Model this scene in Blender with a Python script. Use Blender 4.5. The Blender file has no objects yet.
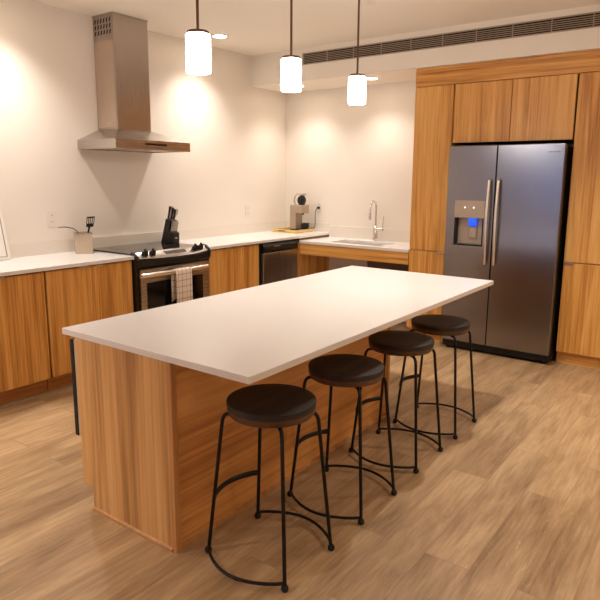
import bpy, bmesh, math, random
from mathutils import Vector, Matrix

random.seed(7)
SC = bpy.context.scene
COL = SC.collection
PI = math.pi

# ------------------------------------------------------------------ camera
cam_d = bpy.data.cameras.new('camera'); cam = bpy.data.objects.new('camera', cam_d); COL.objects.link(cam)
YAW, PITCH, ROLL, FPX = 0.6321, -0.1804, 0.0067, 598.6
fw = Vector((-math.sin(YAW)*math.cos(PITCH), math.cos(YAW)*math.cos(PITCH), math.sin(PITCH)))
rt = Vector((math.cos(YAW), math.sin(YAW), 0)); up = rt.cross(fw)
r2 = math.cos(ROLL)*rt + math.sin(ROLL)*up
u2 = -math.sin(ROLL)*rt + math.cos(ROLL)*up
m = Matrix(((r2.x, u2.x, -fw.x), (r2.y, u2.y, -fw.y), (r2.z, u2.z, -fw.z))).to_4x4()
m.translation = Vector((4.4561, -5.7846, 1.5271))
cam.matrix_world = m
cam_d.sensor_width = 36; cam_d.lens = 36*FPX/600
cam_d.shift_y = (287.138-300)/600
cam_d.clip_start = 0.05
SC.camera = cam

# ------------------------------------------------------------------ world, exposure
SC.view_settings.view_transform = 'Standard'; SC.view_settings.look = 'None'
SC.view_settings.gamma = 1; SC.view_settings.use_curve_mapping = False
SC.view_settings.exposure = 1.28
w = bpy.data.worlds.new('world'); SC.world = w; w.use_nodes = True
w.node_tree.nodes['Background'].inputs[0].default_value = (0.25, 0.38, 0.75, 1)
w.node_tree.nodes['Background'].inputs[1].default_value = 0.85
WARM = (1.0, 0.93, 0.85)
def spot(x, y, z, power, ang=118, blend=1.0, r=0.05, color=WARM):
    l = bpy.data.lights.new('downlight_beam', 'SPOT'); l.energy = power; l.color = color
    l.spot_size = math.radians(ang); l.spot_blend = blend; l.shadow_soft_size = r
    o = bpy.data.objects.new('downlight_beam', l); COL.objects.link(o); o.location = (x, y, z)
    return o
ZC, ZS, DS = 2.815, 2.503, 0.6334          # ceiling, soffit underside, soffit depth
P_SOF, PEND = 11.5, 11.8
ceiling_lights = [(0.38, -1.5, 36), (0.38, -3.5, 40), (0.38, -5.5, 56), (2.9, -2.0, 56), (4.6, -2.0, 44), (1.3, -6.6, 135), (3.8, -7.8, 95), (6.0, -5.4, 36), (6.0, -3.0, 90)]  # those before the fridge, island end, behind viewer and by right wall: added fill
soffit_lights = [(0.45, -0.384), (1.355, -0.384)]

# ------------------------------------------------------------------ materials
def srgb(r, g, b):
    f = lambda c: (c/255/12.92) if c/255 <= 0.04045 else ((c/255+0.055)/1.055)**2.4
    return (f(r), f(g), f(b), 1)
def mat(name, col, rough=0.5, metal=0.0, noise=0.0, nscale=30, bump=0.0, emit=None, es=1.0, coat=0, alpha=None, trans=0, spec=None):
    m = bpy.data.materials.new(name); m.use_nodes = True
    nt = m.node_tree; b = nt.nodes['Principled BSDF']
    b.inputs['Base Color'].default_value = col; b.inputs['Roughness'].default_value = rough
    b.inputs['Metallic'].default_value = metal
    if coat: b.inputs['Coat Weight'].default_value = coat
    if trans: b.inputs['Transmission Weight'].default_value = trans
    if spec is not None: b.inputs['Specular IOR Level'].default_value = spec
    if emit:
        b.inputs['Emission Color'].default_value = emit; b.inputs['Emission Strength'].default_value = es
    if noise or bump:
        tc = nt.nodes.new('ShaderNodeNewGeometry'); n = nt.nodes.new('ShaderNodeTexNoise')
        n.inputs['Scale'].default_value = nscale; n.inputs['Detail'].default_value = 4
        nt.links.new(tc.outputs['Position'], n.inputs['Vector'])
        if noise:
            mx = nt.nodes.new('ShaderNodeMix'); mx.data_type = 'RGBA'
            mx.inputs[6].default_value = tuple(c*(1-noise) for c in col[:3])+(1,)
            mx.inputs[7].default_value = tuple(min(1, c*(1+noise)) for c in col[:3])+(1,)
            nt.links.new(n.outputs[0], mx.inputs[0]); nt.links.new(mx.outputs[2], b.inputs['Base Color'])
        if bump:
            bp = nt.nodes.new('ShaderNodeBump'); bp.inputs['Strength'].default_value = bump; bp.inputs['Distance'].default_value = 0.002
            nt.links.new(n.outputs[0], bp.inputs['Height']); nt.links.new(bp.outputs[0], b.inputs['Normal'])
    return m

def wood(name, light, mid, dark, axis='z', rough=0.45, fine=1.0, wide=1.0, contrast=1.0):
    """grain running along the given world axis"""
    m = bpy.data.materials.new(name); m.use_nodes = True
    nt = m.node_tree; N = nt.nodes; L = nt.links; b = N['Principled BSDF']
    g = N.new('ShaderNodeNewGeometry'); oi = N.new('ShaderNodeObjectInfo')
    ml = N.new('ShaderNodeMath'); ml.operation = 'MULTIPLY'; ml.inputs[1].default_value = 37.0
    L.new(oi.outputs['Random'], ml.inputs[0])
    ad = N.new('ShaderNodeVectorMath'); ad.operation = 'ADD'
    L.new(g.outputs['Position'], ad.inputs[0]); L.new(ml.outputs[0], ad.inputs[1])
    def layer(across, along, detail=5, dist=0.0):
        mp = N.new('ShaderNodeMapping')
        s = [across]*3; s['xyz'.index(axis)] = along
        mp.inputs['Scale'].default_value = s
        L.new(ad.outputs[0], mp.inputs['Vector'])
        n = N.new('ShaderNodeTexNoise'); n.inputs['Scale'].default_value = 1; n.inputs['Detail'].default_value = detail
        n.inputs['Roughness'].default_value = 0.6; n.inputs['Distortion'].default_value = dist
        L.new(mp.outputs[0], n.inputs['Vector']); return n
    a = layer(14*wide, 0.6*wide, 4, 0.7)
    f = layer(95*fine, 2.2*fine, 5)
    mx = N.new('ShaderNodeMix'); mx.data_type = 'FLOAT'; mx.inputs[0].default_value = 0.38
    L.new(a.outputs[0], mx.inputs[2]); L.new(f.outputs[0], mx.inputs[3])
    cr = N.new('ShaderNodeValToRGB'); e = cr.color_ramp.elements
    sp = 0.17/contrast
    e[0].position = 0.5-sp; e[0].color = dark; e[1].position = 0.5+sp; e[1].color = light
    k = e.new(0.5); k.color = mid
    L.new(mx.outputs[0], cr.inputs[0]); L.new(cr.outputs[0], b.inputs['Base Color'])
    b.inputs['Roughness'].default_value = rough
    bp = N.new('ShaderNodeBump'); bp.inputs['Strength'].default_value = 0.12; bp.inputs['Distance'].default_value = 0.001
    L.new(f.outputs[0], bp.inputs['Height']); L.new(bp.outputs[0], b.inputs['Normal'])
    return m

def steel(name, col, rough=0.3, axis='y', strength=0.05, var=0.07):
    m = bpy.data.materials.new(name); m.use_nodes = True
    nt = m.node_tree; N = nt.nodes; L = nt.links; b = N['Principled BSDF']
    b.inputs['Base Color'].default_value = col; b.inputs['Metallic'].default_value = 1
    g = N.new('ShaderNodeNewGeometry'); mp = N.new('ShaderNodeMapping')
    s = [420]*3; s['xyz'.index(axis)] = 3; mp.inputs['Scale'].default_value = s
    n = N.new('ShaderNodeTexNoise'); n.inputs['Scale'].default_value = 1; n.inputs['Detail'].default_value = 3
    L.new(g.outputs['Position'], mp.inputs['Vector']); L.new(mp.outputs[0], n.inputs['Vector'])
    mr = N.new('ShaderNodeMapRange'); mr.inputs[3].default_value = rough-var; mr.inputs[4].default_value = rough+var
    L.new(n.outputs[0], mr.inputs[0]); L.new(mr.outputs[0], b.inputs['Roughness'])
    bp = N.new('ShaderNodeBump'); bp.inputs['Strength'].default_value = strength; bp.inputs['Distance'].default_value = 0.0006
    L.new(n.outputs[0], bp.inputs['Height']); L.new(bp.outputs[0], b.inputs['Normal'])
    return m

def floor_material():
    m = bpy.data.materials.new('vinyl_plank'); m.use_nodes = True
    nt = m.node_tree; N = nt.nodes; L = nt.links; b = N['Principled BSDF']
    g = N.new('ShaderNodeNewGeometry'); sx = N.new('ShaderNodeSeparateXYZ'); cx = N.new('ShaderNodeCombineXYZ')
    L.new(g.outputs['Position'], sx.inputs[0]); L.new(sx.outputs[1], cx.inputs[0]); L.new(sx.outputs[0], cx.inputs[1])
    br = N.new('ShaderNodeTexBrick'); br.offset = 0.37; br.offset_frequency = 2; br.squash = 1
    br.inputs['Scale'].default_value = 1; br.inputs['Brick Width'].default_value = 1.22; br.inputs['Row Height'].default_value = 0.187
    br.inputs['Mortar Size'].default_value = 0.0016; br.inputs['Mortar Smooth'].default_value = 0.3; br.inputs['Bias'].default_value = 0
    br.inputs['Color1'].default_value = (0, 0, 0, 1); br.inputs['Color2'].default_value = (1, 1, 1, 1); br.inputs['Mortar'].default_value = (0.5, 0.5, 0.5, 1)
    L.new(cx.outputs[0], br.inputs['Vector'])
    # shift the grain from plank to plank
    vm = N.new('ShaderNodeVectorMath'); vm.operation = 'MULTIPLY_ADD'
    vm.inputs[1].default_value = (13, 7, 5)
    L.new(br.outputs['Color'], vm.inputs[0]); L.new(g.outputs['Position'], vm.inputs[2])
    def layer(ax, ay, detail, dist=0):
        mp = N.new('ShaderNodeMapping'); mp.inputs['Scale'].default_value = (ax, ay, 1)
        L.new(vm.outputs[0], mp.inputs['Vector'])
        n = N.new('ShaderNodeTexNoise'); n.inputs['Scale'].default_value = 1; n.inputs['Detail'].default_value = detail
        n.inputs['Distortion'].default_value = dist; n.inputs['Roughness'].default_value = 0.62
        L.new(mp.outputs[0], n.inputs['Vector']); return n
    a = layer(8, 1.3, 5, 0.5); f = layer(70, 5, 5)
    mx = N.new('ShaderNodeMix'); mx.data_type = 'FLOAT'; mx.inputs[0].default_value = 0.35
    L.new(a.outputs[0], mx.inputs[2]); L.new(f.outputs[0], mx.inputs[3])
    m2 = N.new('ShaderNodeMix'); m2.data_type = 'FLOAT'; m2.inputs[0].default_value = 0.09
    L.new(mx.outputs[0], m2.inputs[2]); L.new(br.outputs['Color'], m2.inputs[3])
    cr = N.new('ShaderNodeValToRGB'); e = cr.color_ramp.elements
    e[0].position = 0.30; e[0].color = FLOOR_D; e[1].position = 0.68; e[1].color = FLOOR_L
    L.new(m2.outputs[0], cr.inputs[0])
    # pale mineral flecks following the grain
    fl = layer(46, 9, 3, 1.6); fr = N.new('ShaderNodeValToRGB'); fe = fr.color_ramp.elements
    fe[0].position = 0.66; fe[0].color = (0, 0, 0, 1); fe[1].position = 0.74; fe[1].color = (0.35, 0.35, 0.35, 1)
    L.new(fl.outputs[0], fr.inputs[0])
    m3 = N.new('ShaderNodeMix'); m3.data_type = 'RGBA'; m3.inputs[7].default_value = srgb(232, 200, 160)
    L.new(fr.outputs[0], m3.inputs[0]); L.new(cr.outputs[0], m3.inputs[6])
    m4 = N.new('ShaderNodeMix'); m4.data_type = 'RGBA'; m4.inputs[7].default_value = srgb(120, 90, 62)
    ms = N.new('ShaderNodeMath'); ms.operation = 'MULTIPLY'; ms.inputs[1].default_value = 0.55
    L.new(br.outputs['Fac'], ms.inputs[0])
    L.new(ms.outputs[0], m4.inputs[0]); L.new(m3.outputs[2], m4.inputs[6]); L.new(m4.outputs[2], b.inputs['Base Color'])
    b.inputs['Roughness'].default_value = 0.42
    bp = N.new('ShaderNodeBump'); bp.inputs['Strength'].default_value = 0.12; bp.inputs['Distance'].default_value = 0.001
    L.new(mx.outputs[0], bp.inputs['Height']); L.new(bp.outputs[0], b.inputs['Normal'])
    return m

FLOOR_D, FLOOR_L = srgb(116, 83, 47), srgb(208, 174, 132)
M = {}
M['wall'] = mat('wall_paint', srgb(239, 230, 219), 0.7, noise=0.015, nscale=60, bump=0.05)
M['ceil'] = mat('ceiling_paint', srgb(246, 238, 226), 0.85, noise=0.015, nscale=60)
M['floor'] = floor_material()
M['quartz'] = mat('white_quartz', srgb(238, 235, 234), 0.22, noise=0.012, nscale=140)
M['upstand'] = mat('warm_white_upstand', srgb(236, 226, 214), 0.3, noise=0.012, nscale=140)
M['wood'] = wood('honey_veneer_upright', srgb(240, 188, 112), srgb(222, 160, 80), srgb(168, 104, 36), 'z', 0.42, 0.85, 0.85, 1.15)
M['wood_h'] = wood('honey_veneer_across', srgb(240, 188, 112), srgb(222, 160, 80), srgb(168, 104, 36), 'x', 0.42, 0.8, 0.8, 1.3)
M['wood_hy'] = wood('honey_veneer_along', srgb(215, 152, 84), srgb(190, 124, 62), srgb(140, 84, 40), 'y', 0.45)
M['island'] = wood('walnut_veneer_upright', srgb(236, 190, 130), srgb(216, 162, 98), srgb(156, 104, 54), 'z', 0.42, 0.5, 0.42, 1.15)
M['island_y'] = wood('walnut_veneer_along', srgb(240, 184, 116), srgb(224, 156, 84), srgb(172, 106, 48), 'y', 0.42, 0.5, 0.42, 1.2)
M['island_edge'] = wood('walnut_edge_band', srgb(212, 158, 98), srgb(194, 136, 78), srgb(168, 110, 58), 'z', 0.4)
M['carcass'] = mat('dark_cabinet_gap', srgb(45, 28, 18), 0.8, noise=0.1)
M['substrate'] = mat('counter_substrate', srgb(140, 105, 62), 0.7, noise=0.15, nscale=40)
M['steel'] = steel('brushed_steel', (0.50, 0.46, 0.43, 1), 0.27, 'y', 0.01, 0.03)
M['steel_x'] = steel('brushed_steel_fridge', (0.28, 0.27, 0.285, 1), 0.25, 'x', 0.0, 0.012)
M['steel_z'] = steel('brushed_steel_upright', (0.48, 0.43, 0.39, 1), 0.28, 'z', 0.01, 0.03)
M['chrome'] = mat('polished_chrome', (0.75, 0.72, 0.7, 1), 0.12, 1, noise=0.02)
M['nickel'] = mat('satin_nickel', (0.62, 0.56, 0.5, 1), 0.3, 1, noise=0.03)
M['bright_steel'] = mat('bright_handle_steel', (0.85, 0.79, 0.7, 1), 0.25, 0.9, noise=0.02)
M['crock'] = mat('pale_brushed_metal', srgb(206, 188, 166), 0.38, 0.45, noise=0.03)
M['film'] = mat('protective_film', srgb(196, 176, 156), 0.35, 0.35, noise=0.03, nscale=12)
M['black'] = mat('black_plastic', srgb(16, 15, 15), 0.35, noise=0.1)
M['blackm'] = mat('black_matte', srgb(12, 11, 11), 0.65, noise=0.1)
M['glass_black'] = mat('black_glass', srgb(9, 8, 9), 0.06, noise=0.05, coat=0.5)
M['glass_oven'] = mat('oven_glass', srgb(14, 12, 11), 0.08, noise=0.05)
M['iron'] = mat('black_powder_coat', srgb(22, 17, 15), 0.38, 0.4, noise=0.15, nscale=90)
M['seat'] = wood('ebony_stained_seat', srgb(62, 38, 24), srgb(30, 18, 12), srgb(12, 7, 4), 'y', 0.55, 0.8, 1.0)
M['seat_edge'] = wood('stained_seat_edge', srgb(110, 74, 46), srgb(80, 52, 32), srgb(46, 28, 16), 'y', 0.45, 0.8)
M['shade'] = mat('opal_glass', srgb(255, 250, 240), 0.3, emit=(1.0, 0.95, 0.90, 1), es=PEND, noise=0.01)
M['lens'] = mat('downlight_lens', srgb(255, 250, 240), 0.4, emit=(1.0, 0.86, 0.68, 1), es=14, noise=0.01)
M['white'] = mat('white_plastic', srgb(236, 228, 218), 0.4, noise=0.01)
M['socket'] = mat('socket_slots', srgb(90, 80, 72), 0.6, noise=0.05)
M['brown_metal'] = mat('bronze_metal', srgb(110, 84, 64), 0.35, 0.8, noise=0.05)
M['vent_dark'] = mat('duct_interior', srgb(30, 24, 20), 0.8, noise=0.1)
M['vent_slat'] = mat('vent_slat_paint', srgb(176, 160, 142), 0.5, noise=0.03)
M['bamboo'] = wood('bamboo', srgb(240, 212, 150), srgb(228, 196, 126), srgb(200, 162, 94), 'x', 0.5)
M['beige_plastic'] = mat('grey_beige_plastic', srgb(176, 158, 138), 0.35, 0.3, noise=0.03)
M['blue_led'] = mat('blue_led', srgb(20, 60, 200), 0.3, emit=(0.02, 0.12, 1.0, 1), es=0.4, noise=0.02)
M['white_led'] = mat('white_led', srgb(240, 240, 250), 0.3, emit=(0.9, 0.92, 1.0, 1), es=0.5, noise=0.02)
M['lcd'] = mat('grey_display', srgb(92, 84, 76), 0.15, noise=0.05)
M['rubber'] = mat('black_rubber', srgb(14, 13, 12), 0.7, noise=0.1)
M['sink'] = mat('sink_steel', (0.8, 0.76, 0.71, 1), 0.3, 0.7, noise=0.03)
M['grey_cover'] = mat('brown_pipe_cover', srgb(96, 72, 62), 0.6, noise=0.08)
M['frame'] = mat('window_frame_paint', srgb(200, 200, 200), 0.5, noise=0.02)
M['tile'] = mat('canvas_white', srgb(240, 234, 226), 0.6, noise=0.01)

def towel_material():
    m = bpy.data.materials.new('checked_cotton'); m.use_nodes = True
    nt = m.node_tree; N = nt.nodes; L = nt.links; b = N['Principled BSDF']
    g = N.new('ShaderNodeNewGeometry'); s = N.new('ShaderNodeSeparateXYZ'); L.new(g.outputs['Position'], s.inputs[0])
    outs = []
    for i, per in ((1, 0.045), (2, 0.052)):
        d = N.new('ShaderNodeMath'); d.operation = 'DIVIDE'; d.inputs[1].default_value = per; L.new(s.outputs[i], d.inputs[0])
        f = N.new('ShaderNodeMath'); f.operation = 'FRACT'; L.new(d.outputs[0], f.inputs[0])
        c = N.new('ShaderNodeMath'); c.operation = 'LESS_THAN'; c.inputs[1].default_value = 0.1; L.new(f.outputs[0], c.inputs[0])
        outs.append(c)
    mx = N.new('ShaderNodeMath'); mx.operation = 'MAXIMUM'; L.new(outs[0].outputs[0], mx.inputs[0]); L.new(outs[1].outputs[0], mx.inputs[1])
    c = N.new('ShaderNodeMix'); c.data_type = 'RGBA'; c.inputs[6].default_value = srgb(236, 222, 206); c.inputs[7].default_value = srgb(168, 146, 134)
    L.new(mx.outputs[0], c.inputs[0]); L.new(c.outputs[2], b.inputs['Base Color']); b.inputs['Roughness'].default_value = 0.9
    return m
M['towel'] = towel_material()

# ------------------------------------------------------------------ mesh helpers
class MB:
    """collects shapes; build() links them as ONE object"""
    def __init__(s): s.bm = bmesh.new(); s.mats = []
    def mi(s, name):
        if name is None: return 0
        if name not in s.mats: s.mats.append(name)
        return s.mats.index(name)
    def face(s, vs, k=0):
        try:
            f = s.bm.faces.new(vs); f.material_index = k; return f
        except ValueError: return None
    def box(s, x0, x1, y0, y1, z0, z1, k=0):
        v = [s.bm.verts.new((x, y, z)) for x in (x0, x1) for y in (y0, y1) for z in (z0, z1)]
        for q in ((0,1,3,2), (4,6,7,5), (0,4,5,1), (2,3,7,6), (0,2,6,4), (1,5,7,3)): s.face([v[i] for i in q], k)
        return s
    def prism(s, poly, axis, a, b, k=0):
        """poly: 2-D points in the two other axes (cyclic order), extruded along axis a..b"""
        def P(p, t):
            return {'x': (t, p[0], p[1]), 'y': (p[0], t, p[1]), 'z': (p[0], p[1], t)}[axis]
        A = [s.bm.verts.new(P(p, a)) for p in poly]; B = [s.bm.verts.new(P(p, b)) for p in poly]
        s.face(A[::-1], k); s.face(B, k); n = len(poly)
        for i in range(n): s.face([A[i], A[(i+1) % n], B[(i+1) % n], B[i]], k)
        return s
    def holed(s, axis, a, b, outer, hole, k=0):
        """slab with a rectangular hole. outer/hole=(u0,u1,v0,v1)"""
        def P(u, v, t): return {'x': (t, u, v), 'y': (u, t, v), 'z': (u, v, t)}[axis]
        def ring(r, t):
            u0, u1, v0, v1 = r
            return [s.bm.verts.new(P(u, v, t)) for u, v in ((u0, v0), (u1, v0), (u1, v1), (u0, v1))]
        oa, ha, ob, hb = ring(outer, a), ring(hole, a), ring(outer, b), ring(hole, b)
        for i in range(4):
            j = (i+1) % 4
            s.face([oa[i], ha[i], ha[j], oa[j]], k); s.face([ob[i], ob[j], hb[j], hb[i]], k)
            s.face([oa[i], oa[j], ob[j], ob[i]], k); s.face([ha[i], hb[i], hb[j], ha[j]], k)
        return s
    def tube(s, pts, r, seg=12, k=0, closed=False, flat=1.0):
        pts = [Vector(p) for p in pts]; n = len(pts); rings = []
        nrm = None
        for i, p in enumerate(pts):
            if closed: t = (pts[(i+1) % n]-pts[i-1]).normalized()
            else: t = (pts[min(i+1, n-1)]-pts[max(i-1, 0)]).normalized()
            if nrm is None:
                nrm = Vector((0, 0, 1)) if abs(t.z) < 0.9 else Vector((1, 0, 0))
            nrm = (nrm - t*nrm.dot(t)).normalized(); bn = t.cross(nrm)
            rr = r[i] if isinstance(r, (list, tuple)) else r
            rings.append([s.bm.verts.new(p + nrm*math.cos(2*PI*j/seg)*rr*flat + bn*math.sin(2*PI*j/seg)*rr) for j in range(seg)])
        rng = range(n if closed else n-1)
        for i in rng:
            A, B = rings[i], rings[(i+1) % n]
            for j in range(seg): s.face([A[j], A[(j+1) % seg], B[(j+1) % seg], B[j]], k)
        if not closed: s.face(rings[0][::-1], k); s.face(rings[-1], k)
        return s
    def lathe(s, prof, c=(0, 0, 0), seg=32, k=0, axis='z', close=True):
        """prof: (radius, height) list revolved round axis through c"""
        rings = []
        for r, h in prof:
            ring = []
            for j in range(seg):
                a = 2*PI*j/seg; u, v = r*math.cos(a), r*math.sin(a)
                q = {'z': (u, v, h), 'x': (h, u, v), 'y': (v, h, u)}[axis]
                ring.append(s.bm.verts.new((c[0]+q[0], c[1]+q[1], c[2]+q[2])))
            rings.append(ring)
        for A, B in zip(rings, rings[1:]):
            for j in range(seg): s.face([A[j], A[(j+1) % seg], B[(j+1) % seg], B[j]], k)
        if close: s.face(rings[0][::-1], k); s.face(rings[-1], k)
        return s
    def build(s, name, material, parent=None, bevel=0, smooth=False, seg=2):
        bmesh.ops.recalc_face_normals(s.bm, faces=s.bm.faces)
        me = bpy.data.meshes.new(name)
        if parent is not None:
            bmesh.ops.translate(s.bm, verts=s.bm.verts, vec=-Vector(parent['_o']))
            off = None
        else:
            vs = [v.co for v in s.bm.verts]
            off = Vector(((min(v.x for v in vs)+max(v.x for v in vs))/2, (min(v.y for v in vs)+max(v.y for v in vs))/2, min(v.z for v in vs)))
            bmesh.ops.translate(s.bm, verts=s.bm.verts, vec=-off)
        s.bm.to_mesh(me); s.bm.free()
        mats = material if isinstance(material, (list, tuple)) else [material]
        for q in mats: me.materials.append(M[q])
        o = bpy.data.objects.new(name, me); COL.objects.link(o)
        if parent is not None:
            o.parent = parent; o['_o'] = list(parent['_o'])
        else:
            o.location = off; o['_o'] = list(off)
        if smooth:
            for p in me.polygons: p.use_smooth = True
            md = o.modifiers.new('split', 'EDGE_SPLIT'); md.split_angle = math.radians(40)
        if bevel:
            b = o.modifiers.new('bevel', 'BEVEL'); b.width = bevel; b.segments = seg; b.limit_method = 'ANGLE'; b.angle_limit = math.radians(50)
        return o

def tag(o, label=None, cat=None, group=None, kind=None):
    if label: o['label'] = label
    if cat: o['category'] = cat
    if group: o['group'] = group
    if kind: o['kind'] = kind
    return o
def thing(name, label, cat, loc, group=None):
    o = bpy.data.objects.new(name, None); COL.objects.link(o); o.location = loc; o['_o'] = list(loc)
    o.empty_display_size = 0.05
    return tag(o, label, cat, group)
def struct(name, mb, material, **k):
    return tag(mb.build(name, material, **k), kind='structure')
def copy_tree(o, loc, label):
    """a thing and its parts (and their sub-parts)"""
    r = o.copy(); COL.objects.link(r); r.location = loc; r['label'] = label
    for ch in list(o.children):
        c = ch.copy(); COL.objects.link(c); c.parent = r
        for g in list(ch.children):
            d = g.copy(); COL.objects.link(d); d.parent = c
    return r
def text(name, body, size, loc, rot, material, parent, depth=0.0006):
    cu = bpy.data.curves.new(name, 'FONT'); cu.body = body; cu.size = size; cu.extrude = depth
    cu.align_x = 'CENTER'; cu.align_y = 'CENTER'
    t = bpy.data.objects.new(name, cu); COL.objects.link(t)
    bpy.context.view_layer.update()
    me = bpy.data.meshes.new_from_object(t.evaluated_get(bpy.context.evaluated_depsgraph_get()))
    bpy.data.objects.remove(t); bpy.data.curves.remove(cu)
    me.materials.clear(); me.materials.append(M[material])
    o = bpy.data.objects.new(name, me); COL.objects.link(o); o.parent = parent
    o.location = Vector(loc)-Vector(parent['_o']); o.rotation_euler = rot
    return o
def arc(c, r, a0, a1, n, plane='xy', ry=None):
    ry = ry or r; out = []
    for i in range(n+1):
        a = a0+(a1-a0)*i/n; u, v = r*math.cos(a), ry*math.sin(a)
        out.append({'xy': (c[0]+u, c[1]+v, c[2]), 'xz': (c[0]+u, c[1], c[2]+v), 'yz': (c[0], c[1]+u, c[2]+v)}[plane])
    return out

# ------------------------------------------------------------------ room shell
XR, YF = 6.6, -9.2
struct('floor', MB().box(-0.1, XR+0.1, YF-0.1, 0.1, -0.08, 0), 'floor')
struct('ceiling', MB().box(-0.1, XR+0.1, YF-0.1, 0.1, ZC, ZC+0.1), 'ceil')
struct('wall_left', MB().box(-0.1, 0, YF, 0, 0, ZC), 'wall')
struct('wall_back', MB().box(-0.1, XR+0.1, 0, 0.1, 0, ZC), 'wall')
struct('wall_right', MB().box(XR, XR+0.1, YF, 0, 0, ZC), 'wall')
struct('wall_front', MB().holed('y', YF-0.1, YF, (-0.1, XR+0.1, 0, ZC), (0.4, 2.8, 0.9, 2.35)), 'wall')
wn = struct('window_1', MB().holed('y', YF-0.08, YF-0.02, (0.4, 2.8, 0.9, 2.35), (0.47, 2.73, 0.97, 2.28)).box(1.57, 1.63, YF-0.07, YF-0.03, 0.97, 2.28), 'frame')
struct('trim_1', MB().box(0, XR, -DS, 0, ZS, ZC), 'ceil')          # bulkhead over the fridge wall

# ------------------------------------------------------------------ linear vent in the bulkhead
v = thing('linear_vent', 'long slim slotted air grille running along the bulkhead face above the tall cabinets', 'air vent', (2.8, -DS, 2.65))
VX0, VX1, VZ0, VZ1 = 0.70, 5.2, 2.652, 2.764
MB().holed('y', -DS-0.008, -DS, (VX0, VX1, VZ0, VZ1), (VX0+0.012, VX1-0.012, VZ0+0.010, VZ1-0.010)).build('frame', 'vent_slat', v)
MB().box(VX0+0.012, VX1-0.012, -DS-0.002, -DS, VZ0+0.010, VZ1-0.010).build('backing', 'vent_dark', v)
for i in range(5):
    z = VZ0+0.010+(VZ1-VZ0-0.020)*(i+1)/6
    MB().prism([(-DS-0.010, z-0.004), (-DS-0.008, z-0.005), (-DS-0.0025, z+0.002), (-DS-0.0045, z+0.003)], 'x', VX0+0.012, VX1-0.012).build('slat', 'vent_slat', v)
x = VX0+0.3
while x < VX1-0.1:
    MB().box(x-0.003, x+0.003, -DS-0.0095, -DS-0.002, VZ0+0.010, VZ1-0.010).build('mullion', 'vent_slat', v); x += 0.3

# ------------------------------------------------------------------ recessed lights
def downlight(x, y, z, label):
    t = thing('recessed_light', label, 'ceiling light', (x, y, z), 'recessed downlights')
    MB().lathe([(0.062, -0.001), (0.062, -0.006), (0.078, -0.004), (0.080, 0.0), (0.062, -0.0005)], (x, y, z), 32, close=False).build('trim_ring', 'white', t, smooth=True)
    MB().lathe([(0.062, -0.0015), (0.062, -0.004)], (x, y, z), 32).build('lens', 'lens', t)
names = ['round recessed downlight in the ceiling behind the left pendant', 'round recessed downlight in the ceiling left of the range hood',
         'round recessed downlight in the ceiling above the left end of the counter', 'unseen downlight in the ceiling in front of the fridge, added to brighten the cabinet fronts',
         'round recessed downlight in the ceiling before the right tall cabinet', 'unseen downlight in the ceiling before the near end of the island, added to light its end panel', 'unseen downlight in the ceiling behind the viewer, added for ambient light', 'unseen downlight by the near half of the right wall, added for soft bounce light', 'unseen downlight by the far half of the right wall, added for soft bounce light']
for (x, y, pw), n in zip(ceiling_lights, names):
    downlight(x, y, ZC, n)
    spot(x, y, ZC-0.02, pw)
for (x, y), n in zip(soffit_lights, ['recessed downlight under the bulkhead in the far corner of the counters', 'recessed downlight under the bulkhead above the sink']):
    downlight(x, y, ZS, n); spot(x, y, ZS-0.02, P_SOF, 120, 0.8)
tag(MB().lathe([(0.0005, -0.004), (0.036, -0.004), (0.04, 0.0), (0.0005, 0)], (2.05, -1.62, ZC), 24, close=False).build('sprinkler_cap', 'white', smooth=True),
    'small round white sprinkler cover plate on the ceiling above the island', 'sprinkler cover')

# ------------------------------------------------------------------ pendants
def pendant(loc, label):
    x, y = loc
    t = thing('pendant_light', label, 'pendant light', (x, y, ZC), 'pendant lights over the island')
    MB().lathe([(0.001, 2.002), (0.045, 1.998), (0.052, 1.9985), (0.056, 2.003), (0.056, 2.160), (0.053, 2.165), (0.046, 2.167), (0.001, 2.167)], (x, y, 0), 32, close=False).build('lamp_shade', 'shade', t, smooth=True)
    MB().lathe([(0.050, 2.167), (0.050, 2.177), (0.047, 2.180), (0.012, 2.182), (0.008, 2.188), (0.007, 2.190)], (x, y, 0), 32).build('cap', 'brown_metal', t, smooth=True)
    MB().lathe([(0.0065, 2.188), (0.0065, ZC-0.02)], (x, y, 0), 12).build('rod', 'brown_metal', t, smooth=True)
    MB().lathe([(0.01, ZC-0.03), (0.055, ZC-0.022), (0.06, ZC-0.001)], (x, y, 0), 32).build('ceiling_rose', 'brown_metal', t, smooth=True)
    return t
p0 = pendant((2.373, -3.738), 'lit white glass cylinder pendant on a thin rod, leftmost and nearest of the three')
copy_tree(p0, (2.373, -3.036, ZC), 'lit white glass cylinder pendant on a thin rod, middle one of the three')
copy_tree(p0, (2.373, -2.334, ZC), 'lit white glass cylinder pendant on a thin rod, rightmost and nearest the fridge')

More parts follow.
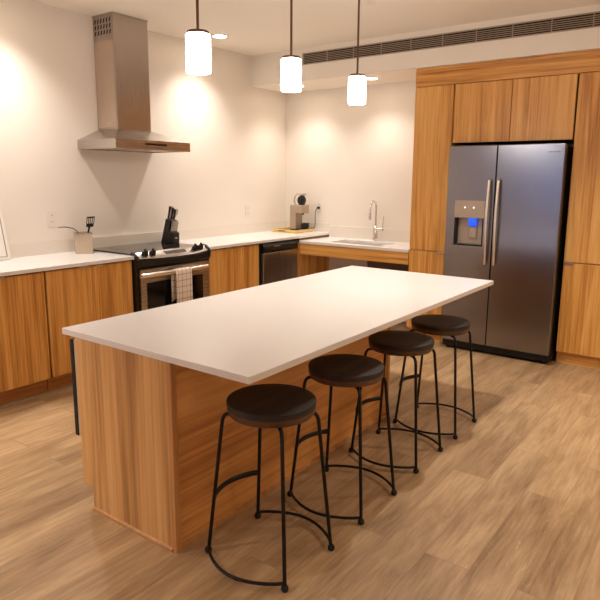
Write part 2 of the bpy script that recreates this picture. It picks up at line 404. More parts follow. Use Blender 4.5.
# ------------------------------------------------------------------ counters along the range wall
CT, SL = 0.914, 0.028
YR0, YR1 = -2.7836, -1.970          # range opening
tag(MB().box(0.0015, 0.6412, -5.2, YR0, CT-SL, CT).build('countertop', 'quartz', bevel=0.003), 'white quartz countertop left of the range, holding the utensil crock', 'countertop')
tag(MB().box(0.0015, 0.6412, YR1, -0.0015, CT-SL, CT).build('countertop', 'quartz', bevel=0.003), 'white quartz countertop between the range and the corner, holding the coffee machine', 'countertop')
tag(MB().box(0.0015, 0.018, -5.2, YR0, CT, CT+0.102).box(0.0015, 0.018, YR0, YR1, CT, CT+0.102).box(0.0015, 0.018, YR1, -0.02, CT, CT+0.102).build('backsplash', 'upstand'),
    'low white quartz upstand running along the wall behind the range', 'backsplash')
tag(MB().box(0.0015, 0.6412, -0.02, -0.0015, CT, CT+0.102).build('backsplash', 'upstand'), 'short white quartz upstand on the back wall behind the coffee machine', 'backsplash')
XT = 1.9354
HS, DSK = 0.863, 0.60
tag(MB().holed('z', HS-SL, HS, (0.642, XT, -DSK, 0), (0.95, 1.58, -0.50, -0.16)).build('countertop', 'quartz', bevel=0.003), 'lower white quartz countertop with the sink cut into it', 'countertop')
tag(MB().box(0.642, XT, -0.018, 0, HS, HS+0.13).build('backsplash', 'upstand'), 'white quartz upstand on the wall behind the kitchen tap', 'backsplash')
tag(MB().box(0.05, 0.632, -0.58, -0.0, HS-SL, CT-SL).build('counter_support_strip', 'substrate'), 'thin brown support strip under the raised counter edge beside the sink counter', 'support strip')

def door_x(name, y0, y1, z0, z1, x0, x1, parent, material='wood'):
    return MB().box(x0, x1, y0+0.0015, y1-0.0015, z0, z1).build(name, material, parent, bevel=0.0012)
def pull_x(y0, y1, z, x, parent):
    return MB().prism([(x-0.012, z), (x+0.014, z), (x+0.014, z-0.012), (x+0.012, z-0.012), (x+0.012, z-0.002), (x-0.012, z-0.002)], 'y', y0, y1).build('handle', 'nickel', parent)
def base_cabinet(y0, y1, splits, pulls, label, seams=True):
    t = thing('base_cabinet', label, 'cabinet', (0.3, (y0+y1)/2, 0), 'honey wood base cabinets on the range wall')
    MB().box(0.003, 0.588, y0+0.001, y1-0.001, 0.108, CT-SL-0.001).build('body', 'carcass', t)
    MB().box(0.05, 0.545, y0+0.001, y1-0.001, 0.0, 0.108).build('toe_kick', 'wood_hy', t)
    ys = [y0+0.003]+splits+[y1-0.003]
    for i, (a, b) in enumerate(zip(ys, ys[1:])):
        d = door_x('door', a, b, 0.108, 0.874, 0.589, 0.61, t)
        if pulls[i]: pull_x(pulls[i][0], pulls[i][1], 0.878, 0.605, d)
    return t
base_cabinet(-4.27, -3.53, [-3.9], [(-3.99, -3.92), (-3.88, -3.81)], 'honey wood base cabinet left of the dark vertical gap, at the left edge')
base_cabinet(-3.524, YR0-0.001, [-3.156], [(-3.255, -3.18), (-3.12, -3.06)], 'honey wood two-door base cabinet directly left of the range')
base_cabinet(YR1+0.001, -1.228, [-1.60], [(-1.70, -1.63), (-1.58, -1.51)], 'honey wood two-door base cabinet between the range and the dishwasher')

# end panel beside the dishwasher, apron under the sink counter
tag(MB().box(0.02, 0.641, -0.605, -0.58, 0, HS-SL-0.001).box(0.628, 0.641, -0.58, -0.003, 0, HS-SL-0.001).build('end_panel', 'wood', bevel=0.001),
    'honey wood end panel standing between the dishwasher and the open sink space', 'cabinet panel')
tag(MB().box(0.642, XT-0.002, -DSK+0.004, -DSK+0.024, 0.717, HS-SL-0.001).build('apron_panel', 'wood_h', bevel=0.001),
    'horizontal honey wood apron board under the front edge of the sink counter', 'apron panel')
tag(MB().prism([(-0.002, 0.30), (-0.20, 0.30), (-0.28, 0.68), (-0.002, 0.68)], 'x', 1.30, 1.92).build('pipe_cover', 'grey_cover', bevel=0.004),
    'brown sloping pipe cover on the wall under the sink, beside the tall cabinet', 'pipe cover')

# sink
sk = thing('sink_basin', 'undermount steel sink basin let into the lower counter', 'sink', (1.265, -0.33, HS-SL-0.18))
b = MB(); x0, x1, y0, y1, zt, zb = 0.955, 1.575, -0.495, -0.165, HS-SL, HS-SL-0.10
b.holed('z', zt-0.003, zt-0.0005, (x0-0.02, x1+0.02, y0-0.02, y1+0.02), (x0, x1, y0, y1))
b.box(x0-0.004, x0, y0, y1, zb, zt-0.003).box(x1, x1+0.004, y0, y1, zb, zt-0.003).box(x0-0.004, x1+0.004, y0-0.004, y0, zb, zt-0.003).box(x0-0.004, x1+0.004, y1, y1+0.004, zb, zt-0.003)
b.box(x0-0.004, x1+0.004, y0-0.004, y1+0.004, zb-0.004, zb)
b.build('basin', 'sink', sk)
MB().lathe([(0.001, 0.002), (0.03, 0.002), (0.04, 0.004), (0.042, 0.0)], (1.265, -0.33, zb), 24, close=False).build('drain', 'chrome', sk, smooth=True)
# faucet
f = thing('faucet', 'tall chrome gooseneck kitchen tap standing behind the sink', 'faucet', (1.29, -0.09, HS))
MB().lathe([(0.028, 0), (0.028, 0.006), (0.024, 0.01), (0.023, 0.15), (0.019, 0.156), (0.0125, 0.16)], (1.29, -0.09, HS), 24).build('body', 'chrome', f, smooth=True)
pts = [(1.29, -0.09, HS+0.15), (1.29, -0.09, HS+0.36)]+arc((1.29, -0.15, HS+0.365), 0.06, 0, PI*0.94, 14, 'yz')+[(1.29, -0.218, HS+0.30)]
MB().tube(pts, 0.0115, 14).build('spout', 'chrome', f, smooth=True)
MB().tube([(1.29, -0.217, HS+0.315), (1.29, -0.222, HS+0.235)], [0.015, 0.016], 16).build('spray_head', 'chrome', f, smooth=True)
h = MB().tube([(1.29, -0.09, HS+0.125), (1.365, -0.09, HS+0.125)], 0.018, 16).build('handle', 'chrome', f, smooth=True)
MB().tube([(1.385, -0.09, HS+0.125), (1.365, -0.09, HS+0.125), (1.372, -0.09, HS+0.15), (1.385, -0.09, HS+0.27)], [0.012, 0.012, 0.007, 0.006], 10).build('lever', 'chrome', h, smooth=True)

# ------------------------------------------------------------------ dishwasher
dw = thing('dishwasher', 'stainless dishwasher with a black control strip built in beside the sink', 'dishwasher', (0.3, -0.91, 0))
Y0, Y1 = -1.222, -0.610
MB().box(0.03, 0.60, Y0, Y1, 0.05, CT-SL-0.002).build('tub', 'blackm', dw)
MB().box(0.05, 0.55, Y0+0.02, Y1-0.02, 0.0, 0.05).build('toe_kick', 'black', dw)
MB().box(0.601, 0.635, Y0+0.03, Y1-0.008, 0.11, 0.775).build('door', 'steel_z', dw, bevel=0.004)
c = MB().prism([(0.601, 0.779), (0.636, 0.779), (0.640, 0.80), (0.640, 0.845), (0.628, 0.868), (0.601, 0.872)], 'y', Y0+0.03, Y1-0.008).build('control_strip', 'black', dw, bevel=0.003)
MB().box(0.636, 0.645, Y0+0.06, Y1-0.04, 0.806, 0.818).build('pocket_handle', 'black', c, bevel=0.002)
MB().box(0.6395, 0.6412, Y0+0.20, Y0+0.30, 0.835, 0.842).build('badge', 'nickel', c)

# ------------------------------------------------------------------ range
rg = thing('range', 'stainless slide-in range with black glass cooktop and four front knobs', 'oven', (0.33, (YR0+YR1)/2, 0))
A, B = YR0+0.004, YR1-0.004
MB().box(0.02, 0.655, A, B, 0.06, 0.90).build('body', 'black', rg, bevel=0.003)
MB().box(0.06, 0.60, A+0.03, B-0.03, 0.0, 0.06).build('plinth', 'blackm', rg)
ct = MB().box(0.02, 0.605, A-0.002, B+0.002, 0.915, 0.926).build('cooktop', 'glass_black', rg, bevel=0.003)
for (bx, by, br) in ((0.19, -2.58, 0.085), (0.19, -2.18, 0.075), (0.45, -2.58, 0.075), (0.45, -2.17, 0.10)):
    MB().lathe([(br, 0.9262), (br+0.003, 0.9264), (br+0.003, 0.9262)], (bx, by, 0), 40, close=False).build('burner_ring', 'socket', ct)
def loft(secs, name, material, parent, bevel=0.0):
    b = MB(); R = [[b.bm.verts.new(p) for p in s_] for s_ in secs]; n = len(secs[0])
    for P, Q in zip(R, R[1:]):
        for j in range(n): b.face([P[j], P[(j+1) % n], Q[(j+1) % n], Q[j]])
    b.face(R[0][::-1]); b.face(R[-1]); return b.build(name, material, parent, bevel=bevel, smooth=True)
def bulge(t): return 0.035*(1-t*t)
secs, secb = [], []
for i in range(17):
    t = -1+2*i/16; y = (A+B)/2+t*(B-A)/2*0.965; q = bulge(t)
    secs.append([(0.604, y, 0.905), (0.604, y, 0.930), (0.612, y, 0.933), (0.660+q, y, 0.897-q*0.35), (0.664+q, y, 0.890-q*0.35), (0.655+q, y, 0.884-q*0.35)])
    y = (A+B)/2+t*(B-A)/2
    secb.append([(0.61, y, 0.815), (0.61, y, 0.902), (0.655+q, y, 0.884-q*0.35), (0.668+q, y, 0.880-q*0.4), (0.668+q*0.9, y, 0.83), (0.655+q*0.6, y, 0.812)])
cp = loft(secs, 'control_panel', 'steel', rg)
loft(secb, 'fascia', 'black', rg)
for s_, y in ((-1, A), (1, B)):
    MB().prism([(0.58, 0.925), (0.60, 0.940), (0.63, 0.936), (0.668, 0.908), (0.682, 0.88), (0.672, 0.83), (0.655, 0.812), (0.58, 0.812)], 'y', y-0.002 if s_ < 0 else y-0.018, y+0.018 if s_ < 0 else y+0.002).build('end_cap', 'black', rg, bevel=0.005)
for y in (-2.682, -2.608, -2.140, -2.068):
    k = MB(); k.lathe([(0.025, 0), (0.027, 0.004), (0.023, 0.018), (0.019, 0.028), (0.001, 0.030)], (0, 0, 0), 20, close=False)
    k.box(-0.019, 0.019, -0.006, 0.006, 0.006, 0.044)
    q = bulge((y-(A+B)/2)/((B-A)/2)); 
    rm = Matrix.Rotation(math.radians(32), 4, 'Y')
    bmesh.ops.transform(k.bm, matrix=rm, verts=k.bm.verts)
    bmesh.ops.translate(k.bm, verts=k.bm.verts, vec=(0.636+q*0.5, y, 0.9165-q*0.18+0.002))
    k.build('knob', 'blackm', cp, smooth=True)
dsp = MB(); dsp.box(-0.020, 0.020, -0.125, 0.105, 0.0, 0.003)
bmesh.ops.transform(dsp.bm, matrix=Matrix.Rotation(math.radians(31), 4, 'Y'), verts=dsp.bm.verts)
bmesh.ops.translate(dsp.bm, verts=dsp.bm.verts, vec=(0.648, -2.355, 0.911))
dsp.build('display', 'lcd', cp)
od = MB().holed('x', 0.657, 0.676, (A+0.022, B-0.022, 0.20, 0.80), (-2.70, -2.075, 0.30, 0.69)).build('door', 'steel', rg, bevel=0.002)
MB().box(0.657, 0.672, -2.70, -2.075, 0.30, 0.69).build('window', 'glass_oven', od)
hy0, hy1 = A+0.006, B-0.070
pts = [(0.70, hy0+(hy1-hy0)*i/14, 0.757) for i in range(15)]
pts = [(0.700+0.022*(1-((i-7)/7)**2), p[1], p[2]) for i, p in enumerate(pts)]
hd = MB().tube(pts, 0.020, 14).build('handle', 'bright_steel', od, smooth=True)
for y in (hy0+0.02, hy1-0.02): MB().box(0.675, 0.70, y-0.012, y+0.012, 0.748, 0.768).build('bracket', 'steel', hd, bevel=0.002)
MB().box(0.657, 0.675, A+0.022, B-0.022, 0.065, 0.19).build('drawer', 'steel', rg, bevel=0.003)

# towel
tb = MB(); n = 16; cols = []
for j in range(9):
    y = -2.450+0.178*j/8; hx = 0.700+0.022*(1-((y-(hy0+hy1)/2)/((hy1-hy0)/2))**2)
    wv = 0.003*math.sin(j*1.7); rr = 0.0225
    path = [(hx-rr-0.001+0.3*wv, 0.50+0.02*math.sin(j)), (hx-rr-0.001, 0.65), (hx-rr, 0.757)]
    path += [(hx+rr*math.cos(a), 0.757+rr*math.sin(a)) for a in (PI*0.8, PI*0.6, PI*0.4, PI*0.2)]
    path += [(hx+rr, 0.757), (hx+rr+wv, 0.68), (hx+rr+1.5*wv, 0.58), (hx+rr+2*wv, 0.44)]
    dy = -0.012 if j == 0 else 0
    cols.append([tb.bm.verts.new((p[0], y+(0.012*0 if q > 3 else dy), p[1])) for q, p in enumerate(path)])
for P, Q in zip(cols, cols[1:]):
    for i in range(len(P)-1): tb.face([P[i], P[i+1], Q[i+1], Q[i]])
tw = tb.build('dish_towel', 'towel', smooth=True)
sm = tw.modifiers.new('thick', 'SOLIDIFY'); sm.thickness = 0.002; sm.offset = 1
tag(tw, 'white checked dish towel hanging over the oven door handle', 'towel')

# ------------------------------------------------------------------ range hood
hd = thing('range_hood', 'stainless chimney range hood mounted on the wall above the range', 'range hood', (0.0, -2.41, 1.745))
hy0, hy1, HX = -2.803, -2.024, 0.50
cy0, cy1, CX = -2.596, -2.250, 0.262
b = MB()
b.holed('z', 1.745, 1.820, (0.0, HX, hy0, hy1), (0.015, HX-0.015, hy0+0.015, hy1-0.015))
R0 = [b.bm.verts.new(p) for p in ((0, hy0, 1.82), (HX, hy0, 1.82), (HX, hy1, 1.82), (0, hy1, 1.82))]
R1 = [b.bm.verts.new(p) for p in ((0, cy0-0.004, 1.912), (CX+0.004, cy0-0.004, 1.912), (CX+0.004, cy1+0.004, 1.912), (0, cy1+0.004, 1.912))]
for i in range(4): b.face([R0[i], R0[(i+1) % 4], R1[(i+1) % 4], R1[i]])
b.face(R1)
cn = b.build('canopy', 'steel', hd)
MB().box(0.016, HX-0.016, hy0+0.016, hy1-0.016, 1.752, 1.76).build('filter', 'steel', hd)
MB().box(HX, HX+0.002, -2.515, -2.29, 1.782, 1.797).build('control_strip', 'black', cn)
ch = MB().box(0.0, CX, cy0, cy1, 1.912, ZC-0.002).build('chimney', 'steel_z', hd, bevel=0.001)
MB().box(0.0, CX+0.004, cy0-0.004, cy1+0.004, ZC-0.012, ZC-0.001).build('top_flange', 'steel', hd)
for r in range(3):
    for c in range(6):
        x = 0.020+c*0.038; z = 2.655+r*0.045
        MB().prism([(x, z), (x+0.016, z+0.004), (x+0.024, z+0.036), (x+0.008, z+0.032)], 'y', cy0-0.0012, cy0).build('vent_slot', 'vent_dark', ch)
pts = [(0.012, 1.93)]; random.seed(3)
edge = [(0.245, 1.93)]
z = 1.96
while z < 2.60:
    edge.append((0.247+random.uniform(-0.009, 0.004), z)); z += 0.022
edge.append((0.238, 2.61))
MB().prism([(0.012, 1.93)]+edge+[(0.012, 2.61)], 'y', cy0-0.0008, cy0-0.0001).build('protective_film', 'film', ch)['label'] = 'cloudy half-peeled protective film'
MB().box(0.13, 0.19, cy0-0.0016, cy0-0.0008, 1.955, 1.965).build('badge', 'nickel', ch)

# ------------------------------------------------------------------ wall outlets
def outlet(loc, axis, label, plugged=False):
    x, y, z = loc
    t = thing('wall_outlet', label, 'outlet', loc)
    def bx(u0, u1, v0, v1, d0, d1):
        if axis == 'x': return MB().box(d0, d1, y+u0, y+u1, z+v0, z+v1)
        return MB().box(x+u0, x+u1, -d1, -d0, z+v0, z+v1)
    pl = bx(-0.038, 0.038, -0.062, 0.062, 0, 0.005).build('cover_plate', 'white', t, bevel=0.002)
    for s_ in (-0.026, 0.026):
        q = bx(-0.017, 0.017, s_-0.018, s_+0.018, 0.005, 0.007).build('socket', 'white', pl, bevel=0.003)
        sb = bx(-0.008, -0.005, s_-0.002, s_+0.009, 0.007, 0.0074); sb2 = sb
        if axis == 'x': sb.box(0.007, 0.0074, y+0.005, y+0.008, z+s_-0.002, z+s_+0.009)
        else: sb.box(x+0.005, x+0.008, -0.0074, -0.007, z+s_-0.002, z+s_+0.009)
        sb.build('slots', 'socket', pl)
outlet((0, -3.076, 1.19), 'x', 'white wall outlet above the utensil crock, left of the range')
outlet((0, -0.70, 1.165), 'x', 'white wall outlet on the range wall near the corner')
outlet((0.495, 0, 1.20), 'y', 'white wall outlet on the back wall with the coffee machine plugged in')

# ------------------------------------------------------------------ tall cabinets and over-fridge cabinet
XA, XB, YD, ZD = 2.3119, 3.3151, -0.585, 2.3417
def door_y(x0, x1, z0, z1, parent, material='wood'):
    return MB().box(x0+0.0025, x1-0.0025, YD, YD+0.021, z0, z1).build('door', material, parent, bevel=0.0012)
def pull_y(x0, x1, z, parent):
    return MB().prism([(YD+0.012, z), (YD-0.014, z), (YD-0.014, z-0.012), (YD-0.012, z-0.012), (YD-0.012, z-0.002), (YD+0.012, z-0.002)], 'x', x0, x1).build('handle', 'nickel', parent)
def tall(x0, x1, pull, label):
    t = thing('tall_cabinet', label, 'cabinet', ((x0+x1)/2, -0.3, 0), 'tall honey wood cabinets either side of the fridge')
    MB().box(x0, x1, YD+0.022, -0.002, 0.108, ZD).build('body', 'wood', t)
    MB().box(x0, x1, YD+0.05, -0.01, 0.0, 0.108).build('toe_kick', 'wood_h', t)
    door_y(x0, x1, 0.868, ZD-0.002, t)
    d = door_y(x0, x1, 0.108, 0.860, t)
    pull_y(pull[0], pull[1], 0.8665, d)
    return t
tall(XT, XA-0.006, (2.227, 2.302), 'narrow tall honey wood cabinet left of the fridge, beside the sink counter')
tall(XB+0.006, XB+0.62, (XB+0.010, XB+0.082), 'tall honey wood cabinet right of the fridge, at the right edge')
tall(XB+0.622, XB+1.24, (XB+0.64, XB+0.71), 'tall honey wood cabinet beyond the one right of the fridge')
t = thing('wall_cabinet', 'two-door honey wood cabinet mounted above the fridge', 'cabinet', ((XA+XB)/2, -0.3, 1.8388))
MB().box(XA-0.005, XB+0.005, YD+0.022, -0.002, 1.8388, ZD).build('body', 'carcass', t)
door_y(XA+0.004, 2.812, 1.842, ZD-0.002, t); door_y(2.812, XB-0.004, 1.842, ZD-0.002, t)
tag(MB().box(XT, XB+1.24, YD+0.001, -0.002, ZD+0.003, ZS-0.001).build('cabinet_header', 'wood_h', bevel=0.001), 'long horizontal honey wood header board across the top of the fridge wall cabinets', 'cabinet panel')

# ------------------------------------------------------------------ refrigerator
fx0, fx1, FS, FY = 2.345, 3.295, 2.7645, -0.715
fr = thing('refrigerator', 'stainless side-by-side refrigerator with a water and ice dispenser', 'refrigerator', ((fx0+fx1)/2, -0.4, 0))
MB().box(fx0+0.004, fx1-0.004, -0.635, -0.03, 0.03, 1.79).build('body', 'blackm', fr, bevel=0.003)
MB().box(fx0+0.01, fx1-0.01, -0.68, -0.636, 0.022, 0.085).build('grille', 'blackm', fr, bevel=0.003)
for x in (fx0+0.05, fx1-0.05): MB().lathe([(0.018, 0), (0.018, 0.03)], (x, -0.64, 0), 14).build('foot', 'rubber', fr)
for x in (fx0+0.06, fx1-0.06): MB().box(x-0.05, x+0.05, -0.70, -0.64, 1.792, 1.806).build('hinge_cover', 'black', fr, bevel=0.003)
hl = (2.425, 2.682, 0.955, 1.195)
ld = MB().holed('y', FY, -0.64, (fx0, FS-0.004, 0.088, 1.808), hl).build('freezer_door', 'steel_x', fr, bevel=0.006, seg=3)
rd = MB().box(FS+0.004, fx1, FY, -0.64, 0.088, 1.808).build('fridge_door', 'steel_x', fr, bevel=0.006, seg=3)
# dispenser
MB().box(2.425, 2.682, -0.652, -0.641, 0.955, 1.195).build('dispenser_back', 'beige_plastic', ld)
MB().box(2.4255, 2.436, FY+0.004, -0.652, 0.956, 1.194).build('dispenser_side', 'blackm', ld)
MB().box(2.671, 2.6815, FY+0.004, -0.652, 0.956, 1.194).build('dispenser_side', 'blackm', ld)
MB().box(2.437, 2.670, FY+0.003, -0.652, 0.956, 0.966).build('drip_tray', 'black', ld)
dp = MB().box(2.42, 2.688, FY-0.004, FY-0.0002, 1.196, 1.345).build('dispenser_panel', 'beige_plastic', ld, bevel=0.002)
for x in (2.515, 2.592): MB().lathe([(0.008, 0), (0.008, -0.002)], (x, FY-0.004, 1.285), 16, axis='y').build('indicator_light', 'white_led', dp)
nz = MB().prism([(-0.70, 1.194), (-0.655, 1.194), (-0.655, 1.13), (-0.675, 1.12), (-0.70, 1.15)], 'x', 2.545, 2.605).build('nozzle', 'blue_led', ld)
MB().box(2.54, 2.61, -0.668, -0.662, 1.02, 1.115).build('paddle', 'beige_plastic', ld, bevel=0.003)
# handles
for x, d in ((2.722, ld), (2.800, rd)):
    n_ = 14; z0, z1 = 0.80, 1.525
    pts = [(x, FY-0.002, z0)]+[(x, FY-0.030-0.022*math.sin(PI*i/n_), z0+0.012+(z1-z0-0.024)*i/n_) for i in range(n_+1)]+[(x, FY-0.002, z1)]
    MB().tube(pts, 0.0125, 12, flat=1.0).build('handle', 'bright_steel', d, smooth=True)
text('brand_badge', 'FRIGIDAIRE', 0.017, (3.215, FY-0.0008, 1.742), (PI/2, 0, 0), 'socket', rd)

# ------------------------------------------------------------------ island
IX0, IX1, IY0, IY1, ZI = 2.0058, 3.1399, -4.283, -1.7443, 0.8452
tag(MB().box(IX0, IX1, IY0, IY1, ZI-SL, ZI).build('island_countertop', 'quartz', bevel=0.0025), 'large white quartz top covering the kitchen island', 'countertop')
bx0, bx1, by0, by1 = 2.1013, 2.7333, -4.2805, -2.44
isl = thing('kitchen_island', 'brown wood-grain kitchen island base under the big white top', 'kitchen island', ((bx0+bx1)/2, (by0+by1)/2, 0))
ZB = ZI-SL-0.001
poly = [(bx0+0.072, 0), (bx1, 0), (bx1, ZB), (bx0, ZB), (bx0, 0.112), (bx0+0.072, 0.112)]
MB().prism(poly, 'y', by0, by0+0.026).build('end_panel', 'island', isl, bevel=0.0015)
MB().prism(poly, 'y', by1-0.026, by1).build('end_panel', 'island', isl, bevel=0.0015)
MB().box(bx1-0.022, bx1+0.0025, by0-0.0025, by0+0.0265, 0.0, ZB).build('corner_strip', 'island_edge', isl, bevel=0.002)
MB().box(bx1-0.030, bx1-0.014, by0+0.026, by1-0.026, 0.0, ZB).build('back_panel', 'island_y', isl)
MB().prism([(bx1-0.014, 0), (bx1-0.002, 0), (bx1-0.004, 0.012), (bx1-0.014, 0.018)], 'y', by0+0.0265, by1-0.0265).build('shoe_moulding', 'island_edge', isl)
MB().prism([(by0, 0), (by0-0.010, 0), (by0-0.008, 0.010), (by0, 0.016)], 'x', bx0+0.072, bx1-0.022).build('shoe_moulding', 'island_edge', isl)
MB().box(bx0+0.022, bx1-0.031, by0+0.027, by1-0.027, 0.112, ZB).build('body', 'carcass', isl)
MB().box(bx0+0.072, bx0+0.09, by0+0.027, by1-0.027, 0.0, 0.112).build('toe_kick', 'island_y', isl)
ym = by0+0.70
d = MB().box(bx0, bx0+0.021, by0+0.028, ym, 0.114, 0.33).build('drawer', 'island', isl, bevel=0.001)
ys = [ym+0.004, ym+0.38, ym+0.76, by1-0.03]
for a, c in zip(ys, ys[1:]):
    d = MB().box(bx0, bx0+0.021, a+0.002, c-0.002, 0.114, ZB-0.004).build('door', 'island', isl, bevel=0.001)
    MB().box(bx0-0.014, bx0, c-0.09, c-0.02, ZB-0.010, ZB-0.007).build('handle', 'nickel', d)
mw = thing('microwave', 'black built-in microwave seen edge-on at the aisle side of the island', 'microwave', (bx0-0.01, by0+0.35, 0.336))
MB().box(bx0-0.018, bx0-0.0005, by0+0.004, ym, 0.340, 0.806).build('frame', 'nickel', mw, bevel=0.002)
md_ = MB().box(bx0-0.046, bx0-0.0185, by0+0.002, ym-0.006, 0.338, 0.800).build('door', 'blackm', mw, bevel=0.003)
MB().box(bx0-0.054, bx0-0.046, by0+0.10, ym-0.1, 0.76, 0.775).build('handle', 'black', md_)

# ------------------------------------------------------------------ stools
def stool(cx, cy, label):
    t = thing('bar_stool', label, 'stool', (cx, cy, 0), 'bar stools along the island')
    st = MB()
    st.lathe([(0.178, 0.639), (0.179, 0.659), (0.1775, 0.6625), (0.174, 0.6635), (0.10, 0.661), (0.001, 0.660)], (cx, cy+0.012, 0), 48, close=False)
    st.lathe([(0.178, 0.639), (0.174, 0.616), (0.170, 0.611), (0.001, 0.611)], (cx, cy+0.012, 0), 48, k=1, close=False)
    bmesh.ops.remove_doubles(st.bm, verts=st.bm.verts, dist=0.0001)
    st.build('seat', ['seat', 'seat_edge'], t, smooth=True)
    F = (0.20, 0.158); T = (0.150, 0.118)
    def at(sx, sy, z):
        k = z/0.585; return (cx+sx*(F[0]+(T[0]-F[0])*k), cy+sy*(F[1]+(T[1]-F[1])*k)+0.006*k, z)
    for sx, sy in ((-1, -1), (1, -1), (1, 1), (-1, 1)):
        p = [at(sx, sy, 0.012), at(sx, sy, 0.30), at(sx, sy, 0.575)]
        tx, ty, tz = at(sx, sy, 0.585)
        dx, dy = cx-tx, cy+0.012-ty; L_ = math.hypot(dx, dy); dx /= L_; dy /= L_
        p += [(tx+dx*0.004, ty+dy*0.004, 0.590), (tx+dx*0.012, ty+dy*0.012, 0.600), (tx+dx*0.024, ty+dy*0.024, 0.604), (tx+dx*0.075, ty+dy*0.075, 0.604)]
        lg = MB().tube(p, 0.0078, 12).build('leg', 'iron', t, smooth=True)
        q = at(sx, sy, 0)
        MB().lathe([(0.001, 0), (0.010, 0), (0.0145, 0.006), (0.0145, 0.016), (0.010, 0.024), (0.007, 0.026)], q, 16, close=False).build('foot_cap', 'rubber', lg, smooth=True)
    for sy in (-1, 1):
        a, c_ = at(-1, sy, 0.030), at(1, sy, 0.030)
        pts = [(a[0]+(c_[0]-a[0])*i/20, a[1]+sy*0.092*math.sin(PI*i/20)**0.8, 0.030) for i in range(21)]
        MB().tube(pts, 0.0065, 10).build('floor_hoop', 'iron', t, smooth=True)
    a, c_ = at(-1, -1, 0.235), at(-1, 1, 0.235)
    pts = [(a[0]-0.052*math.sin(PI*i/16)**0.8, a[1]+(c_[1]-a[1])*i/16, 0.235) for i in range(17)]
    MB().tube(pts, 0.0072, 10, flat=1.8).build('footrest', 'iron', t, smooth=True)
    return t
s0 = stool(3.030, -4.036, 'round dark wood stool on black metal legs, nearest of the four along the island')
copy_tree(s0, (3.033, -3.480, 0), 'round dark wood stool on black metal legs, second from the near end of the island')
copy_tree(s0, (3.022, -2.893, 0), 'round dark wood stool on black metal legs, second from the fridge end')
copy_tree(s0, (3.026, -2.368, 0), 'round dark wood stool on black metal legs, farthest one and closest to the fridge')

# ------------------------------------------------------------------ things on the counters
# utensil crock
x, y, z = 0.17, -2.915, CT
cr = thing('utensil_crock', 'square brushed metal utensil crock on the counter left of the range', 'utensil holder', (x, y, z))
h = 0.066
def turned(b):
    bmesh.ops.rotate(b.bm, cent=(x, y, z), matrix=Matrix.Rotation(math.radians(-30), 3, 'Z'), verts=b.bm.verts); return b
b = MB().holed('z', z+0.004, z+0.165, (x-h, x+h, y-h, y+h), (x-h+0.004, x+h-0.004, y-h+0.004, y+h-0.004)).box(x-h, x+h, y-h, y+h, z, z+0.004)
turned(b).build('body', 'crock', cr, bevel=0.003)
turned(MB().holed('z', z+0.160, z+0.168, (x-h-0.002, x+h+0.002, y-h-0.002, y+h+0.002), (x-h+0.003, x+h-0.003, y-h+0.003, y+h-0.003))).build('rim', 'nickel', cr)
# slotted spatula
sp = thing('spatula', 'black slotted spatula standing upright in the metal crock', 'spatula', (x+0.02, y+0.03, z+0.006))
MB().tube([(x-0.02, y-0.03, z+0.006), (x+0.015, y+0.035, z+0.15), (x+0.022, y+0.05, z+0.215)], [0.006, 0.006, 0.008], 10).build('handle', 'black', sp, smooth=True)
hbm = MB(); oy, oz = y+0.052, z+0.21
def Q(u, v): # blade plane tilted a little
    return (x+0.022+0.15*v, oy+u*0.96+0.1*v, oz+v)
outl = [(-0.008, 0), (-0.034, 0.035), (-0.040, 0.085), (0.036, 0.070), (0.034, 0.03), (0.010, 0)]
# blade with four slots: strips between
def strip(u0, u1, v0, v1):
    p = [Q(u0, v0), Q(u1, v0), Q(u1*1.06, v1), Q(u0*1.06, v1)]
    A_ = [hbm.bm.verts.new((a[0]-0.0012, a[1], a[2])) for a in p]; B_ = [hbm.bm.verts.new((a[0]+0.0012, a[1], a[2])) for a in p]
    hbm.face(A_[::-1]); hbm.face(B_)
    for i in range(4): hbm.face([A_[i], A_[(i+1) % 4], B_[(i+1) % 4], B_[i]])
strip(-0.034, 0.034, 0.0, 0.028); strip(-0.036, 0.036, 0.072, 0.084)
for k in range(5):
    u = -0.034+0.068*k/4; strip(u-0.0032, u+0.0032, 0.028, 0.072)
hbm.build('blade', 'black', sp)
# ladle resting sideways
ld_ = thing('ladle', 'dark ladle handle leaning out of the metal crock to the left', 'ladle', (x, y-0.04, z+0.006))
MB().tube([(x-0.01, y+0.03, z+0.02), (x+0.01, y-0.045, z+0.165), (x+0.012, y-0.062, z+0.185), (x+0.015, y-0.095, z+0.207), (x+0.018, y-0.16, z+0.222), (x+0.02, y-0.225, z+0.224)], [0.004, 0.004, 0.0045, 0.005, 0.006, 0.0045], 10, flat=0.7).build('handle', 'brown_metal', ld_, smooth=True)
MB().lathe([(0.001, 0), (0.018, 0.004), (0.028, 0.016), (0.030, 0.028), (0.028, 0.028), (0.024, 0.014), (0.001, 0.005)], (x-0.01, y+0.025, z+0.006), 20, close=False).build('bowl', 'brown_metal', ld_, smooth=True)

